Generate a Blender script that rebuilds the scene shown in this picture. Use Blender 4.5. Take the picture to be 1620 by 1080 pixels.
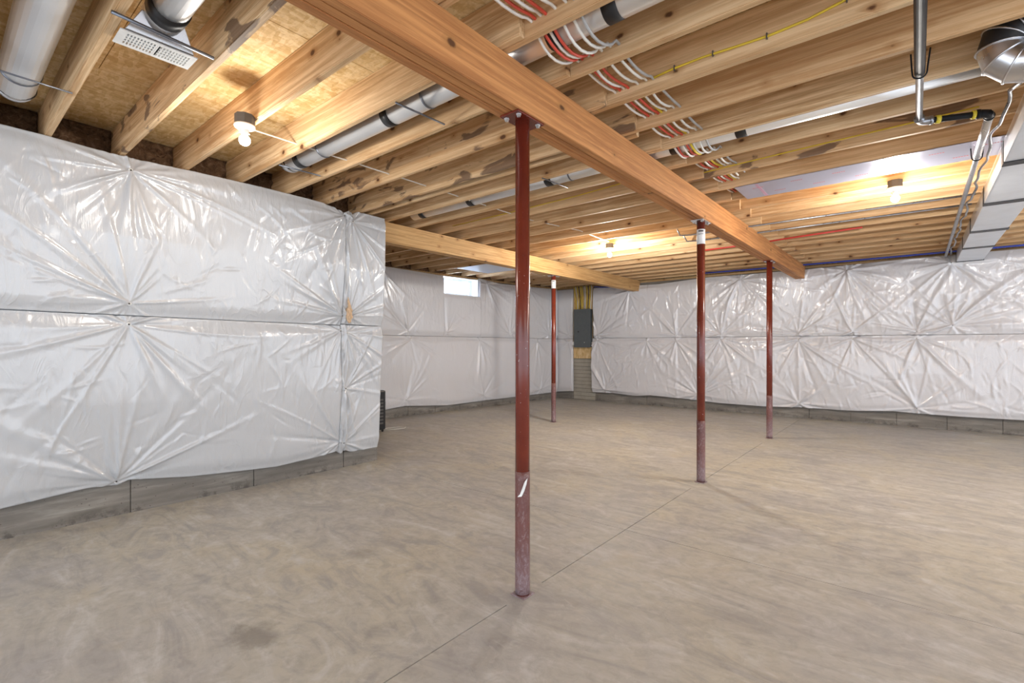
import bpy, bmesh, math, random
import numpy as np
from mathutils import Vector, Matrix
random.seed(4)
C = bpy.context.scene.collection
for o in list(bpy.data.objects): bpy.data.objects.remove(o)
S = bpy.context.scene
# ------------------------------------------------------------------ camera, world, lights, exposure
cam = bpy.data.cameras.new('camera'); co = bpy.data.objects.new('camera', cam); C.objects.link(co)
co.location = (0, 0, 1.30); co.rotation_euler = (math.pi/2, 0, math.atan2(640, 771))
cam.sensor_width = 36; cam.lens = 36*771/1620; cam.shift_y = 6/1620; cam.clip_start = .05
S.camera = co
W = bpy.data.worlds.new('world'); S.world = W; W.use_nodes = True
WB = W.node_tree.nodes['Background']
WB.inputs[0].default_value = (.83, .90, 1.0, 1); WB.inputs[1].default_value = 1.65
S.view_settings.view_transform = 'Standard'; S.view_settings.look = 'None'
S.view_settings.gamma = 1; S.view_settings.use_curve_mapping = False
S.view_settings.exposure = 0.83
BULB_SPOTS = [(-3.2, 1.265, 17.5), (-3.309, 6.128, 74), (-.142, 5.355, 42), (2.1, 5.6, 55), (1.9, 1.6, 12), (-.9, -1.3, 6)]  # first three bulbs are visible; the rest are unseen, added as fill light
def point(name, loc, w, col, r):
    l = bpy.data.lights.new(name, 'POINT'); l.energy = w; l.color = col; l.shadow_soft_size = r
    o = bpy.data.objects.new(name, l); o.location = loc; C.objects.link(o); return o
for bx_, by_, bw_ in BULB_SPOTS:
    point('bulb_light', (bx_, by_, 2.50), bw_, (1.0, .945, .87), .05)
al = bpy.data.lights.new('window_daylight', 'AREA'); al.shape = 'RECTANGLE'; al.size = .85; al.size_y = .45; al.energy = 26; al.color = (.62, .78, 1.0)
ao = bpy.data.objects.new('window_daylight', al); C.objects.link(ao); ao.location = (-7.60, 6.93, 2.50); ao.rotation_euler = (math.radians(90), 0, math.radians(-90))

# ------------------------------------------------------------------ materials
class NT:
    def __init__(s, name):
        s.m = bpy.data.materials.new(name); s.m.use_nodes = True
        s.t = s.m.node_tree; s.b = s.t.nodes['Principled BSDF']
    def n(s, k, **kw):
        nd = s.t.nodes.new(k)
        for a, v in kw.items():
            if a in ('inp',):
                for i, x in v.items(): nd.inputs[i].default_value = x
            else: setattr(nd, a, v)
        return nd
    def l(s, a, b): s.t.links.new(a, b)
    def noise(s, vec, scale, detail=4, rough=.55, dist=0):
        nd = s.n('ShaderNodeTexNoise', inp={'Scale': scale, 'Detail': detail, 'Roughness': rough, 'Distortion': dist})
        s.l(vec, nd.inputs['Vector']); return nd.outputs['Fac']
    def ramp(s, fac, stops):
        nd = s.n('ShaderNodeValToRGB'); e = nd.color_ramp.elements
        while len(e) < len(stops): e.new(.5)
        for i, (p, c) in enumerate(stops):
            e[i].position = p; e[i].color = (*c, 1) if isinstance(c, tuple) else (c, c, c, 1)
        s.l(fac, nd.inputs[0]); return nd.outputs[0]
    def mix(s, fac, a, b, mode='MIX'):
        nd = s.n('ShaderNodeMix', data_type='RGBA', blend_type=mode)
        for v, i in ((fac, 0), (a, 6), (b, 7)):
            if hasattr(v, 'links'): s.l(v, nd.inputs[i])
            elif i == 0: nd.inputs[0].default_value = v
            else: nd.inputs[i].default_value = (*v, 1)
        return nd.outputs[2]
    def math(s, op, a, b=0.0, clamp=False):
        nd = s.n('ShaderNodeMath', operation=op, use_clamp=clamp)
        for v, i in ((a, 0), (b, 1)):
            if hasattr(v, 'links'): s.l(v, nd.inputs[i])
            else: nd.inputs[i].default_value = v
        return nd.outputs[0]
    def mapping(s, vec, scale=(1,1,1), loc=(0,0,0), rot=(0,0,0)):
        nd = s.n('ShaderNodeMapping'); s.l(vec, nd.inputs[0])
        nd.inputs['Scale'].default_value = scale; nd.inputs['Location'].default_value = loc; nd.inputs['Rotation'].default_value = rot
        return nd.outputs[0]
    def obj(s): return s.n('ShaderNodeTexCoord').outputs['Object']
    def rnd(s): return s.n('ShaderNodeObjectInfo').outputs['Random']
    def pos(s): return s.n('ShaderNodeNewGeometry').outputs['Position']
    def bump(s, h, strength=.3, dist=.01):
        nd = s.n('ShaderNodeBump', inp={'Strength': strength, 'Distance': dist}); s.l(h, nd.inputs['Height'])
        s.l(nd.outputs[0], s.b.inputs['Normal'])
    def set(s, base=None, rough=None, metal=None, spec=None, coat=None):
        for k, v in (('Base Color', base), ('Roughness', rough), ('Metallic', metal), ('Specular IOR Level', spec), ('Coat Weight', coat)):
            if v is None: continue
            if hasattr(v, 'links'): s.l(v, s.b.inputs[k])
            else: s.b.inputs[k].default_value = (*v, 1) if isinstance(v, tuple) else v
        return s.m
M = {}
def simple(name, col, rough=.5, metal=0.0, var=.12, vscale=9, bump=0):
    t = NT(name); nz = t.noise(t.obj(), vscale, 5)
    a = tuple(max(0, c*(1-var)) for c in col); b = tuple(min(1, c*(1+var)) for c in col)
    t.set(base=t.ramp(nz, [(.3, a), (.7, b)]), rough=t.math('ADD', t.math('MULTIPLY', nz, .2), rough-.1), metal=metal)
    if bump: t.bump(nz, bump, .005)
    M[name] = t.m; return t.m
def wood(name, light, dark, axis=0, stain=0.0, knots=1.0):
    """softwood lumber: grain runs along the given axis, knots and blotches are set by object-random offsets"""
    t = NT(name); ob = t.obj(); r = t.rnd()
    off = t.n('ShaderNodeCombineXYZ')
    for i in range(3): t.l(t.math('MULTIPLY', r, (37.0, 91.0, 53.0)[i]), off.inputs[i])
    ad = t.n('ShaderNodeVectorMath', operation='ADD'); t.l(ob, ad.inputs[0]); t.l(off.outputs[0], ad.inputs[1])
    v = ad.outputs[0]
    def sc(al, ac): return tuple(al if i == axis else ac for i in range(3))
    grain = t.noise(t.mapping(v, sc(.5, 11)), 2.4, 7, .72, .45)
    ring = t.n('ShaderNodeTexWave', wave_type='RINGS', rings_direction='XYZ'[axis],
               inp={'Scale': 11, 'Distortion': 7, 'Detail': 3, 'Detail Scale': .8, 'Detail Roughness': .55})
    t.l(t.mapping(v, sc(.12, 1.0)), ring.inputs['Vector'])
    big = t.noise(t.mapping(v, sc(.5, 3)), 1.3, 3)
    c = t.mix(t.ramp(ring.outputs['Fac'], [(.35, 0.0), (.9, .45)]), light, dark)
    c = t.mix(t.ramp(grain, [(.44, 0.0), (.60, .95)]), c, dark)
    fine = t.noise(t.mapping(v, sc(.8, 42)), 2.4, 4, .6, .2)
    c = t.mix(t.ramp(fine, [(.47, 0.0), (.66, .55)]), c, tuple(x*.72 for x in dark))
    c = t.mix(t.math('MULTIPLY', r, .42), c, tuple(x*y for x, y in zip(dark, (.95, .86, .8))))
    c = t.mix(t.ramp(big, [(.35, .28), (.6, 0.0)]), c, tuple(min(1, x*1.15) for x in light))
    # knots
    vo = t.n('ShaderNodeTexVoronoi', voronoi_dimensions='2D', inp={'Scale': 1.0, 'Randomness': 1.0})
    sv = t.n('ShaderNodeSeparateXYZ'); t.l(v, sv.inputs[0]); cv = t.n('ShaderNodeCombineXYZ')
    t.l(t.math('MULTIPLY', sv.outputs[axis], 3.4), cv.inputs[0]); t.l(t.math('MULTIPLY', sv.outputs[2], 5.5), cv.inputs[1]); t.l(cv.outputs[0], vo.inputs['Vector'])
    kd = t.math('ADD', vo.outputs['Distance'], t.math('MULTIPLY', t.noise(v, 30, 3), .10))
    sep = t.n('ShaderNodeSeparateColor'); t.l(vo.outputs['Color'], sep.inputs[0])
    on = t.math('LESS_THAN', sep.outputs[0], .42*knots); kd = t.math('ADD', kd, t.math('MULTIPLY', sep.outputs[1], .09))
    k1 = t.math('MULTIPLY', t.ramp(kd, [(.11, 1.0), (.16, 0.0)]), on)
    k2 = t.math('MULTIPLY', t.ramp(kd, [(.14, .6), (.30, 0.0)]), on)
    c = t.mix(k2, c, (.36, .17, .055)); c = t.mix(k1, c, (.11, .045, .018))
    if stain:
        sn = t.noise(t.mapping(v, sc(1.7, 5.0)), 1.6, 5, .5, .8)
        c = t.mix(t.ramp(sn, [(.60-.04*stain, 0.0), (.64-.04*stain, .8)]), c, (.13, .075, .05))
    t.set(base=c, rough=.62, spec=.3); t.bump(grain, .25, .003)
    M[name] = t.m; return t.m
wood('joist_pine', (.82, .61, .37), (.50, .29, .13), 0, 0, .9)
wood('joist_pine_stained', (.82, .61, .37), (.50, .29, .13), 0, 1.0, .9)
wood('beam_wood', (.60, .285, .105), (.36, .145, .05), 1, 0, .7)
wood('beam_wood_light', (.72, .46, .21), (.46, .25, .09), 1, 0, .5)
wood('plate_wood', (.62, .42, .22), (.42, .25, .1), 0, 0, .5)
# osb
t = NT('strand_board'); ob = t.pos()
vo = t.n('ShaderNodeTexVoronoi', inp={'Scale': 1.0}); t.l(t.mapping(ob, (46, 13, 10), rot=(0, 0, .35)), vo.inputs['Vector'])
vo2 = t.n('ShaderNodeTexVoronoi', inp={'Scale': 1.0}); t.l(t.mapping(ob, (15, 50, 10), rot=(0, 0, -.2)), vo2.inputs['Vector'])
s1 = t.n('ShaderNodeSeparateColor'); t.l(vo.outputs['Color'], s1.inputs[0]); s2 = t.n('ShaderNodeSeparateColor'); t.l(vo2.outputs['Color'], s2.inputs[0])
f = t.math('MULTIPLY', t.math('ADD', s1.outputs[0], s2.outputs[1]), .5)
g = t.noise(ob, 60, 4)
c = t.ramp(f, [(.15, (.58, .38, .16)), (.5, (.70, .50, .25)), (.85, (.80, .62, .36))])
c = t.mix(t.ramp(g, [(.5, 0.0), (.8, .5)]), c, (.38, .21, .08))
c = t.mix(t.ramp(t.noise(ob, 1.3, 4), [(.5, 0.0), (.8, .5)]), c, (.46, .25, .08))
t.set(base=c, rough=.7, spec=.2); t.bump(f, .4, .004); M['osb'] = t.m
# white poly facing: glossy film with fine crackle
def film(name, col, sc):
    t = NT(name); p = t.pos()
    a = t.noise(t.mapping(p, (sc, sc, .16*sc)), 13, 6, .60, .8); b = t.noise(p, 40*sc, 4, .6, .5)
    e = t.noise(t.mapping(p, (sc, sc, .38*sc), rot=(.25, .2, 0)), 5, 4, .5, 1.4)
    ridge = t.math('ABSOLUTE', t.math('SUBTRACT', e, .5)); ridge = t.math('POWER', t.math('SUBTRACT', 1.0, t.math('MULTIPLY', ridge, 7.0), True), 3.0)
    msk = t.ramp(t.noise(p, 2.2, 3), [(.42, .15), (.62, 1.0)])
    h = t.math('ADD', t.math('ADD', t.math('MULTIPLY', a, .55), t.math('MULTIPLY', b, .06)), t.math('MULTIPLY', t.math('MULTIPLY', ridge, msk), .22))
    t.bump(h, .60, .020)
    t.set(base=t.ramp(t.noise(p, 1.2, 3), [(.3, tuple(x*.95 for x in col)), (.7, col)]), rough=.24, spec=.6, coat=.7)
    t.b.inputs['Coat Roughness'].default_value = .13
    M[name] = t.m
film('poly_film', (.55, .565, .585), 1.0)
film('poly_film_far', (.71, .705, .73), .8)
# floor
t = NT('floor_concrete'); p = t.pos()
w1 = t.noise(p, .55, 6, .6, 1.6); w2 = t.noise(t.mapping(p, (1, 2.6, 1), rot=(0, 0, .7)), 1.5, 7, .65, 2.2); w3 = t.noise(p, 14, 6, .7, .5); w4 = t.noise(p, 90, 3)
c = t.ramp(w1, [(.32, (.40, .385, .375)), (.5, (.445, .42, .37)), (.68, (.48, .44, .35))])
c = t.mix(t.ramp(w2, [(.36, .75), (.50, 0.0)]), c, (.31, .295, .285))
c = t.mix(t.ramp(w2, [(.53, 0.0), (.68, .75)]), c, (.55, .54, .525))
c = t.mix(t.ramp(w3, [(.45, .0), (.75, .5)]), c, (.25, .23, .20))
c = t.mix(t.ramp(t.noise(t.mapping(p, (1, 1.8, 1), rot=(0, 0, 1.2)), 7, 6, .7, 1.0), [(.56, 0.0), (.7, .4)]), c, (.58, .56, .53))
c = t.mix(t.ramp(t.noise(p, 3.1, 3), [(.6, 0.0), (.75, .4)]), c, (.46, .40, .29))
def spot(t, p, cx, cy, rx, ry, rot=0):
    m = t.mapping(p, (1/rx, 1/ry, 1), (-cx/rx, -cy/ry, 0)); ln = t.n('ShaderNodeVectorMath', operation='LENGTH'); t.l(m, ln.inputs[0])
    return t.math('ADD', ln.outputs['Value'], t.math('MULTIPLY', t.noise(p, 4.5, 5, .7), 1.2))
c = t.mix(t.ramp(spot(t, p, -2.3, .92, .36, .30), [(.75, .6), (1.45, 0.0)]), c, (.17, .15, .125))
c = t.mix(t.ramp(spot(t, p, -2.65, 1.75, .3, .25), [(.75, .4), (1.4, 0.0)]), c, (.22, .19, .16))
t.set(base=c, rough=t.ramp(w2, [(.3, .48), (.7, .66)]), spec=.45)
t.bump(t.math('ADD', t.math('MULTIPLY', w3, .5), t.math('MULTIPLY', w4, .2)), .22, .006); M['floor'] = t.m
# foundation wall
t = NT('wall_concrete'); p = t.pos()
h1 = t.noise(t.mapping(p, (1, 1, 9)), 2.0, 6, .6, .3); h2 = t.noise(p, 30, 5, .7)
sx = t.n('ShaderNodeSeparateXYZ'); t.l(p, sx.inputs[0])
c = t.ramp(h1, [(.3, (.17, .155, .135)), (.55, (.235, .215, .19)), (.75, (.36, .34, .30))])
vs = t.n('ShaderNodeTexVoronoi', inp={'Scale': 26}); t.l(p, vs.inputs['Vector'])
c = t.mix(t.ramp(vs.outputs['Distance'], [(.05, .85), (.13, 0.0)]), c, (.07, .06, .05))
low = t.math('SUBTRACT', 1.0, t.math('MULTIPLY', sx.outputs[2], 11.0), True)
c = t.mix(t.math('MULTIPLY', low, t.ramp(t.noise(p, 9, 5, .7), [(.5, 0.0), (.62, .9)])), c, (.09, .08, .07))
t.set(base=c, rough=.85, spec=.2); t.bump(t.math('ADD', h1, t.math('MULTIPLY', h2, .6)), .5, .008); M['wallc'] = t.m
# insulation
t = NT('brown_batt'); p = t.pos(); a = t.noise(p, 16, 7, .7, 1.5)
t.set(base=t.ramp(a, [(.3, (.06, .033, .02)), (.55, (.20, .115, .065)), (.75, (.38, .25, .17))]), rough=.95, spec=.05); t.bump(a, 1.0, .03); M['batt'] = t.m
# post paint
def paint(name, c1, c2, film_=False):
    t = NT(name); p = t.pos(); a = t.noise(p, 7, 5, .6); b = t.noise(t.mapping(p, (1, 1, .5), rot=(.5, .3, 0)), 38, 6, .75, 2.0)
    c = t.ramp(a, [(.3, c1), (.7, c2)])
    if film_:
        c = t.mix(t.ramp(b, [(.52, .05), (.70, .6)]), c, (.42, .34, .35))
        sx = t.n('ShaderNodeSeparateXYZ'); t.l(p, sx.inputs[0])
        lowm = t.math('MULTIPLY', t.math('SUBTRACT', 1.0, t.math('MULTIPLY', sx.outputs[2], 3.2), True), t.ramp(b, [(.35, .15), (.6, .8)]))
        c = t.mix(lowm, c, (.36, .30, .33)); t.bump(b, .6, .006); t.set(base=c, rough=.3, spec=.6)
    else:
        c = t.mix(t.ramp(t.noise(p, 80, 2), [(.72, 0.0), (.76, .8)]), c, (.7, .6, .58))
        t.set(base=c, rough=.24, spec=.6); t.bump(a, .08, .003)
    M[name] = t.m
paint('red_paint', (.12, .018, .010), (.17, .026, .013))
paint('wrapped_red', (.12, .032, .025), (.17, .055, .045), True)
simple('white_plastic', (.82, .82, .80), .35); simple('porcelain', (.88, .87, .84), .2, var=.02)
simple('box_grey', (.10, .095, .09), .6); simple('galv', (.62, .63, .66), .28, 1.0, .12, 5, .1)
simple('galv_pale', (.90, .905, .91), .36, .82, .03, 4); simple('duct_white', (.80, .82, .86), .34, .25, .05, 4, .06)
simple('black_tape', (.018, .018, .02), .45); simple('black_iron', (.012, .013, .016), .5, 0.0); M['black_iron'].node_tree.nodes['Principled BSDF'].inputs['Specular IOR Level'].default_value = .18
simple('pipe_steel', (.33, .34, .37), .3, .9, .2, 22); simple('zinc', (.62, .63, .66), .3, 1.0)
simple('strap_steel', (.22, .24, .28), .4, .9)
simple('cable_white', (.80, .78, .73), .45, var=.05); simple('cable_red', (.62, .075, .045), .45, var=.1)
simple('cable_yellow', (.72, .53, .04), .45, var=.1); simple('cable_grey', (.42, .42, .42), .5)
simple('cable_black', (.02, .02, .02), .5); simple('pex_red', (.62, .05, .04), .4); simple('pex_blue', (.03, .06, .42), .4)
simple('foil_board', (.52, .52, .64), .32, .6, .05, 3, .05); simple('foil_board_blank', (.66, .70, .78), .4, .3, .05, 3, .05)
simple('duct_foil', (.72, .75, .80), .42, .2, .06, 5, .06)
simple('red_ink', (.70, .16, .18), .5); simple('pink_smudge', (.55, .33, .45), .5)
simple('panel_grey', (.115, .13, .135), .45, .2, .06, 20, .05); simple('dark_hole', (.01, .01, .01), .8)
simple('vinyl', (.90, .92, .95), .35, var=.03); simple('label_paper', (.82, .82, .82), .5, var=.03); simple('ink', (.04, .04, .05), .5)
simple('tan_tuft', (.62, .43, .27), .8, var=.3, vscale=40, bump=.4); simple('nail_dark', (.06, .055, .05), .5, .5)
simple('yellow_tag', (.75, .6, .05), .5); simple('sheet_back', (.62, .60, .55), .8)
simple('dehum_black', (.012, .012, .014), .35)
t = NT('bulb_glass'); t.set(base=(1.0, .95, .85), rough=.3)
t.b.inputs['Emission Color'].default_value = (1, .86, .66, 1); t.b.inputs['Emission Strength'].default_value = 16; M['bulb'] = t.m
t = NT('clear_glass'); t.set(base=(.95, .97, 1.0), rough=.02); t.b.inputs['Transmission Weight'].default_value = 1; t.b.inputs['IOR'].default_value = 1.1; M['glass'] = t.m
t = NT('ribbed_concrete'); p = t.pos(); t.set(base=t.ramp(t.noise(p, 8, 5), [(.3, (.34, .32, .27)), (.7, (.42, .39, .33))]), rough=.85); M['rib'] = t.m

# ------------------------------------------------------------------ mesh helpers
def link(name, me, mat, parent=None, smooth=False):
    o = bpy.data.objects.new(name, me); C.objects.link(o)
    if mat and not me.materials: me.materials.append(M[mat])
    if parent: o.parent = parent
    if smooth:
        for p_ in me.polygons: p_.use_smooth = True
    return o
def bm_obj(name, bm, mat, parent=None, smooth=False, loc=None, bevel=0):
    me = bpy.data.meshes.new(name); bmesh.ops.recalc_face_normals(bm, faces=bm.faces); bm.to_mesh(me); bm.free()
    o = link(name, me, mat, parent, smooth)
    if loc is not None: o.location = loc
    if bevel:
        b = o.modifiers.new('bevel', 'BEVEL'); b.width = bevel; b.segments = 2; b.limit_method = 'ANGLE'
    return o
def add_box(bm, x0, x1, y0, y1, z0, z1):
    vs = [bm.verts.new(v) for v in ((x0,y0,z0),(x1,y0,z0),(x1,y1,z0),(x0,y1,z0),(x0,y0,z1),(x1,y0,z1),(x1,y1,z1),(x0,y1,z1))]
    for f_ in ((3,2,1,0),(4,5,6,7),(0,1,5,4),(1,2,6,5),(2,3,7,6),(3,0,4,7)): bm.faces.new([vs[i] for i in f_])
    return vs
def box(name, x0, x1, y0, y1, z0, z1, mat, parent=None, bevel=0, local=True):
    """box whose origin sits at its own centre (so object-space grain works), placed in world or parent space"""
    cx, cy, cz = (x0+x1)/2, (y0+y1)/2, (z0+z1)/2
    bm = bmesh.new(); add_box(bm, x0-cx, x1-cx, y0-cy, y1-cy, z0-cz, z1-cz)
    return bm_obj(name, bm, mat, parent, False, (cx, cy, cz), bevel)
def add_tube(bm, path, r, n=10, cap=True):
    path = [Vector(p_) for p_ in path]; rings = []
    rr = r if isinstance(r, (list, tuple)) else [r]*len(path)
    prev = None
    for i, p_ in enumerate(path):
        d = (path[min(i+1, len(path)-1)]-path[max(i-1, 0)]).normalized()
        if prev is None:
            a = Vector((0, 0, 1)) if abs(d.z) < .9 else Vector((1, 0, 0)); u = d.cross(a).normalized()
        else: u = (prev - d*prev.dot(d)).normalized()
        prev = u; v = d.cross(u)
        rings.append([bm.verts.new(p_+(u*math.cos(2*math.pi*k/n)+v*math.sin(2*math.pi*k/n))*rr[i]) for k in range(n)])
    for a, b in zip(rings, rings[1:]):
        for k in range(n): bm.faces.new((a[k], a[(k+1) % n], b[(k+1) % n], b[k]))
    if cap: bm.faces.new(rings[0][::-1]); bm.faces.new(rings[-1])
def tube(name, path, r, mat, parent=None, n=10, cap=True):
    bm = bmesh.new(); add_tube(bm, path, r, n, cap); return bm_obj(name, bm, mat, parent, True)
def lathe(name, prof, mat, parent=None, loc=(0,0,0), n=24):
    bm = bmesh.new(); rings = []
    for r, z in prof: rings.append([bm.verts.new((r*math.cos(2*math.pi*k/n), r*math.sin(2*math.pi*k/n), z)) for k in range(n)])
    for a, b in zip(rings, rings[1:]):
        for k in range(n): bm.faces.new((a[k], a[(k+1) % n], b[(k+1) % n], b[k]))
    bm.faces.new(rings[0]); bm.faces.new(rings[-1])
    o = bm_obj(name, bm, mat, parent, True, loc)
    return o
def tag(o, label, cat, group=None):
    o['label'] = label; o['category'] = cat
    if group: o['group'] = group
    return o
def thing(name, label, cat, loc=(0,0,0), group=None):
    o = bpy.data.objects.new(name, None); C.objects.link(o); o.location = loc; o.empty_display_size = .1
    return tag(o, label, cat, group)
def struct(o): o['kind'] = 'structure'; return o

J0 = 2.71; JD = .235; SUB = J0+JD; P = .4055; TH = .038
def jn(k): return .51+P*k            # near face of left joist k
def jr(k): return .549+P*k           # near face of right joist k (lapped beside the left one)
YW = 10.05; XW = -4.70; YC = 3.27
def x2(y): return -7.28+.085*(y-5.2)  # far-left foundation wall line

# ------------------------------------------------------------------ floor with saw-cut control joints
xs = [-7.6, -1.583, -1.577, 4.6]; ys = sorted([-3.0, 1.86, 2.16, 3.150, 3.156, 4.45, 4.62, 7.12, 7.40, 10.3])
bm = bmesh.new()
def fq(x0, x1, y0, y1, z): 
    bm.faces.new([bm.verts.new(v) for v in ((x0,y0,z),(x1,y0,z),(x1,y1,z),(x0,y1,z))])
for i in range(3):
    for j in range(len(ys)-1):
        gx = i == 1 and ys[j] not in (1.86, 4.45, 7.12); gy = abs(ys[j]-3.150) < 1e-6
        fq(xs[i], xs[i+1], ys[j], ys[j+1], -.007 if (gx or gy) else 0)
for xx in (-1.583, -1.577):
    bm.faces.new([bm.verts.new(v) for v in ((xx,-3,-.007),(xx,10.3,-.007),(xx,10.3,0),(xx,-3,0))])
for yy in (3.150, 3.156):
    bm.faces.new([bm.verts.new(v) for v in ((-7.6,yy,-.007),(4.6,yy,-.007),(4.6,yy,0),(-7.6,yy,0))])
add_box(bm, -7.6, 4.6, -3, 10.3, -.2, -.01)
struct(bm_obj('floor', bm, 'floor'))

# ------------------------------------------------------------------ foundation walls
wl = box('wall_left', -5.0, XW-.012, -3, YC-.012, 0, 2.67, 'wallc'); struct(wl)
def panel_row(wall, axis, fixed, a0, a1, step, start, dep=.012, z1=2.66):
    """form panels of the poured wall, with a narrow recessed joint between them"""
    edges = [a0]+[start+step*i for i in range(-12, 16) if a0+.05 < start+step*i < a1-.05]+[a1]
    for u0, u1 in zip(edges, edges[1:]):
        g_ = .004
        if axis == 'y': o = box('form_panel', fixed-dep, fixed, u0+g_, u1-g_, 0, z1, 'wallc', wall)
        else: o = box('form_panel', u0+g_, u1-g_, fixed, fixed+dep, 0, z1, 'wallc', wall)
        o.location = Vector(o.location)-Vector(wall.location)
panel_row(wl, 'y', XW, -3, YC, .915, 1.02)
wr = box('wall_return', -7.55, -5.0, YC-.3, YC-.012, 0, 2.67, 'wallc'); struct(wr)
panel_w = box('form_panel', -7.4, XW, YC-.012, YC, 0, 2.66, 'wallc', wr); panel_w.location = Vector(panel_w.location)-Vector(wr.location)
# back wall
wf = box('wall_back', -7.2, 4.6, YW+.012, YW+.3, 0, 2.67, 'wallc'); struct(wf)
panel_row(wf, 'x', YW, -7.0, -6.40, .61, -6.35); panel_row(wf, 'x', YW, -5.80, 4.6, .61, -6.35)
# far left wall with window opening (slightly askew in plan like the photograph)
WY0, WY1, WZ0 = 6.47, 7.40, 2.31
def skew_box(name, y0, y1, z0, z1, d0, d1, mat, parent=None):
    bm = bmesh.new(); vs = add_box(bm, 0, 1, y0, y1, z0, z1)
    for v in vs: v.co.x = x2(v.co.y) - (d1 if v.co.x < .5 else d0)
    return bm_obj(name, bm, mat, parent)
w2 = bpy.data.objects.new('wall_far_left', None); C.objects.link(w2); struct(w2)
for a in ((YC, WY0, 0, 2.67), (WY1, YW+.3, 0, 2.67), (WY0, WY1, 0, WZ0)):
    skew_box('wall_section', *a, .012, .26, 'wallc', w2)
yy = YC
while yy < YW-.1:
    y1_ = min(yy+.61, YW); skew_box('form_panel', yy+.004, y1_-.004, 0, 1.2, 0, .012, 'wallc', w2); yy = y1_
# sill plates
for nm, a in (('trim_1', (-5.0, XW, -3, YC-.15)), ('trim_3', (-7.0, 4.6, YW, YW+.14))):
    struct(box(nm, a[0], a[1], a[2], a[3], 2.671, 2.709, 'plate_wood'))
struct(skew_box('trim_2', YC, YW, 2.671, 2.709, 0, .14, 'plate_wood'))
# ------------------------------------------------------------------ window
wn = bpy.data.objects.new('window_1', None); C.objects.link(wn); struct(wn)
def frame(name, y0, y1, z0, z1, w, d0, d1, mat, parent):
    bm = bmesh.new()
    for a in ((y0, y1, z0, z0+w), (y0, y1, z1-w, z1), (y0, y0+w, z0+w, z1-w), (y1-w, y1, z0+w, z1-w)):
        vs = add_box(bm, 0, 1, *a)
        for v in vs: v.co.x = x2(v.co.y) - (d1 if v.co.x < .5 else d0)
    return bm_obj(name, bm, mat, parent)
frame('window_frame', WY0+.012, WY1-.012, WZ0+.012, 2.66, .026, .16, .22, 'vinyl', wn)
sa = frame('sash', WY0+.040, WY1-.040, WZ0+.040, 2.635, .022, .172, .20, 'vinyl', wn)
skew_box('pane', WY0+.062, WY1-.062, WZ0+.062, 2.613, .184, .188, 'glass', sa)
skew_box('jamb_liner', WY1-.012, WY1, WZ0, 2.67, -.03, .26, 'vinyl', wn)
skew_box('jamb_liner', WY0, WY0+.012, WZ0, 2.67, -.02, .26, 'vinyl', wn)
skew_box('sill_liner', WY0+.012, WY1-.012, WZ0, WZ0+.012, -.02, .26, 'vinyl', wn)
skew_box('head_liner', WY0, WY1, 2.66, 2.67, 0, .26, 'vinyl', wn)

# ------------------------------------------------------------------ ceiling: subfloor panels, joists, rim
ceil = bpy.data.objects.new('ceiling', None); C.objects.link(ceil); struct(ceil); ceil.location = (0, 0, J0)
def under_ceiling(o): o.location = Vector(o.location)-Vector((0, 0, J0)); return o
xx = -7.4; xi = 0
while xx < 4.6:
    yy = -3.0-(xi % 2)*1.22
    while yy < 10.2:
        a, b = max(yy, -3.0), min(yy+2.44, 10.25)
        if b-a > .1:
            under_ceiling(box('subfloor_panel', xx+.002, min(xx+1.22, 4.6)-.002, a+.002, b-.002, SUB, SUB+.018, 'osb', ceil))
        yy += 2.44
    xx += 1.22; xi += 1
under_ceiling(box('subfloor_deck', -7.6, 4.6, -3, 10.35, SUB+.019, SUB+.03, 'box_grey', ceil))
def joist(name, x0, x1, yn, mat, z0=J0):
    bm = bmesh.new(); L = x1-x0; add_box(bm, -L/2, L/2, -TH/2, TH/2, -JD/2, JD/2)
    bmesh.ops.bevel(bm, geom=[e for e in bm.edges if abs((e.verts[0].co-e.verts[1].co).x) > 1], offset=.004, segments=2, affect='EDGES')
    o = bm_obj(name, bm, mat, ceil, False, ((x0+x1)/2, yn+TH/2, z0+JD/2)); under_ceiling(o); return o
for k in range(-7, 24):
    xl = -4.93 if k < 7 else x2(jn(k))-.1
    joist('joist', xl, -1.39+random.uniform(-.025, .02), jn(k), 'joist_pine_stained' if k in (1, 5, 6) else 'joist_pine')
    joist('joist', -1.74, 4.5, jr(k)+.001, 'joist_pine_stained' if k in (9,) else 'joist_pine')
joist('joist', -4.93, -1.45, 3.055, 'joist_pine')
for a in ((-4.97, -4.93, -3, YC), ): under_ceiling(box('rim_board', *a, J0, SUB, 'osb', ceil))
under_ceiling(box('rim_board', -7.0, 4.5, YW+.1, YW+.14, J0, SUB, 'osb', ceil))
under_ceiling(skew_box('rim_board', YC, YW, J0, SUB, .1, .14, 'osb', ceil))
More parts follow.
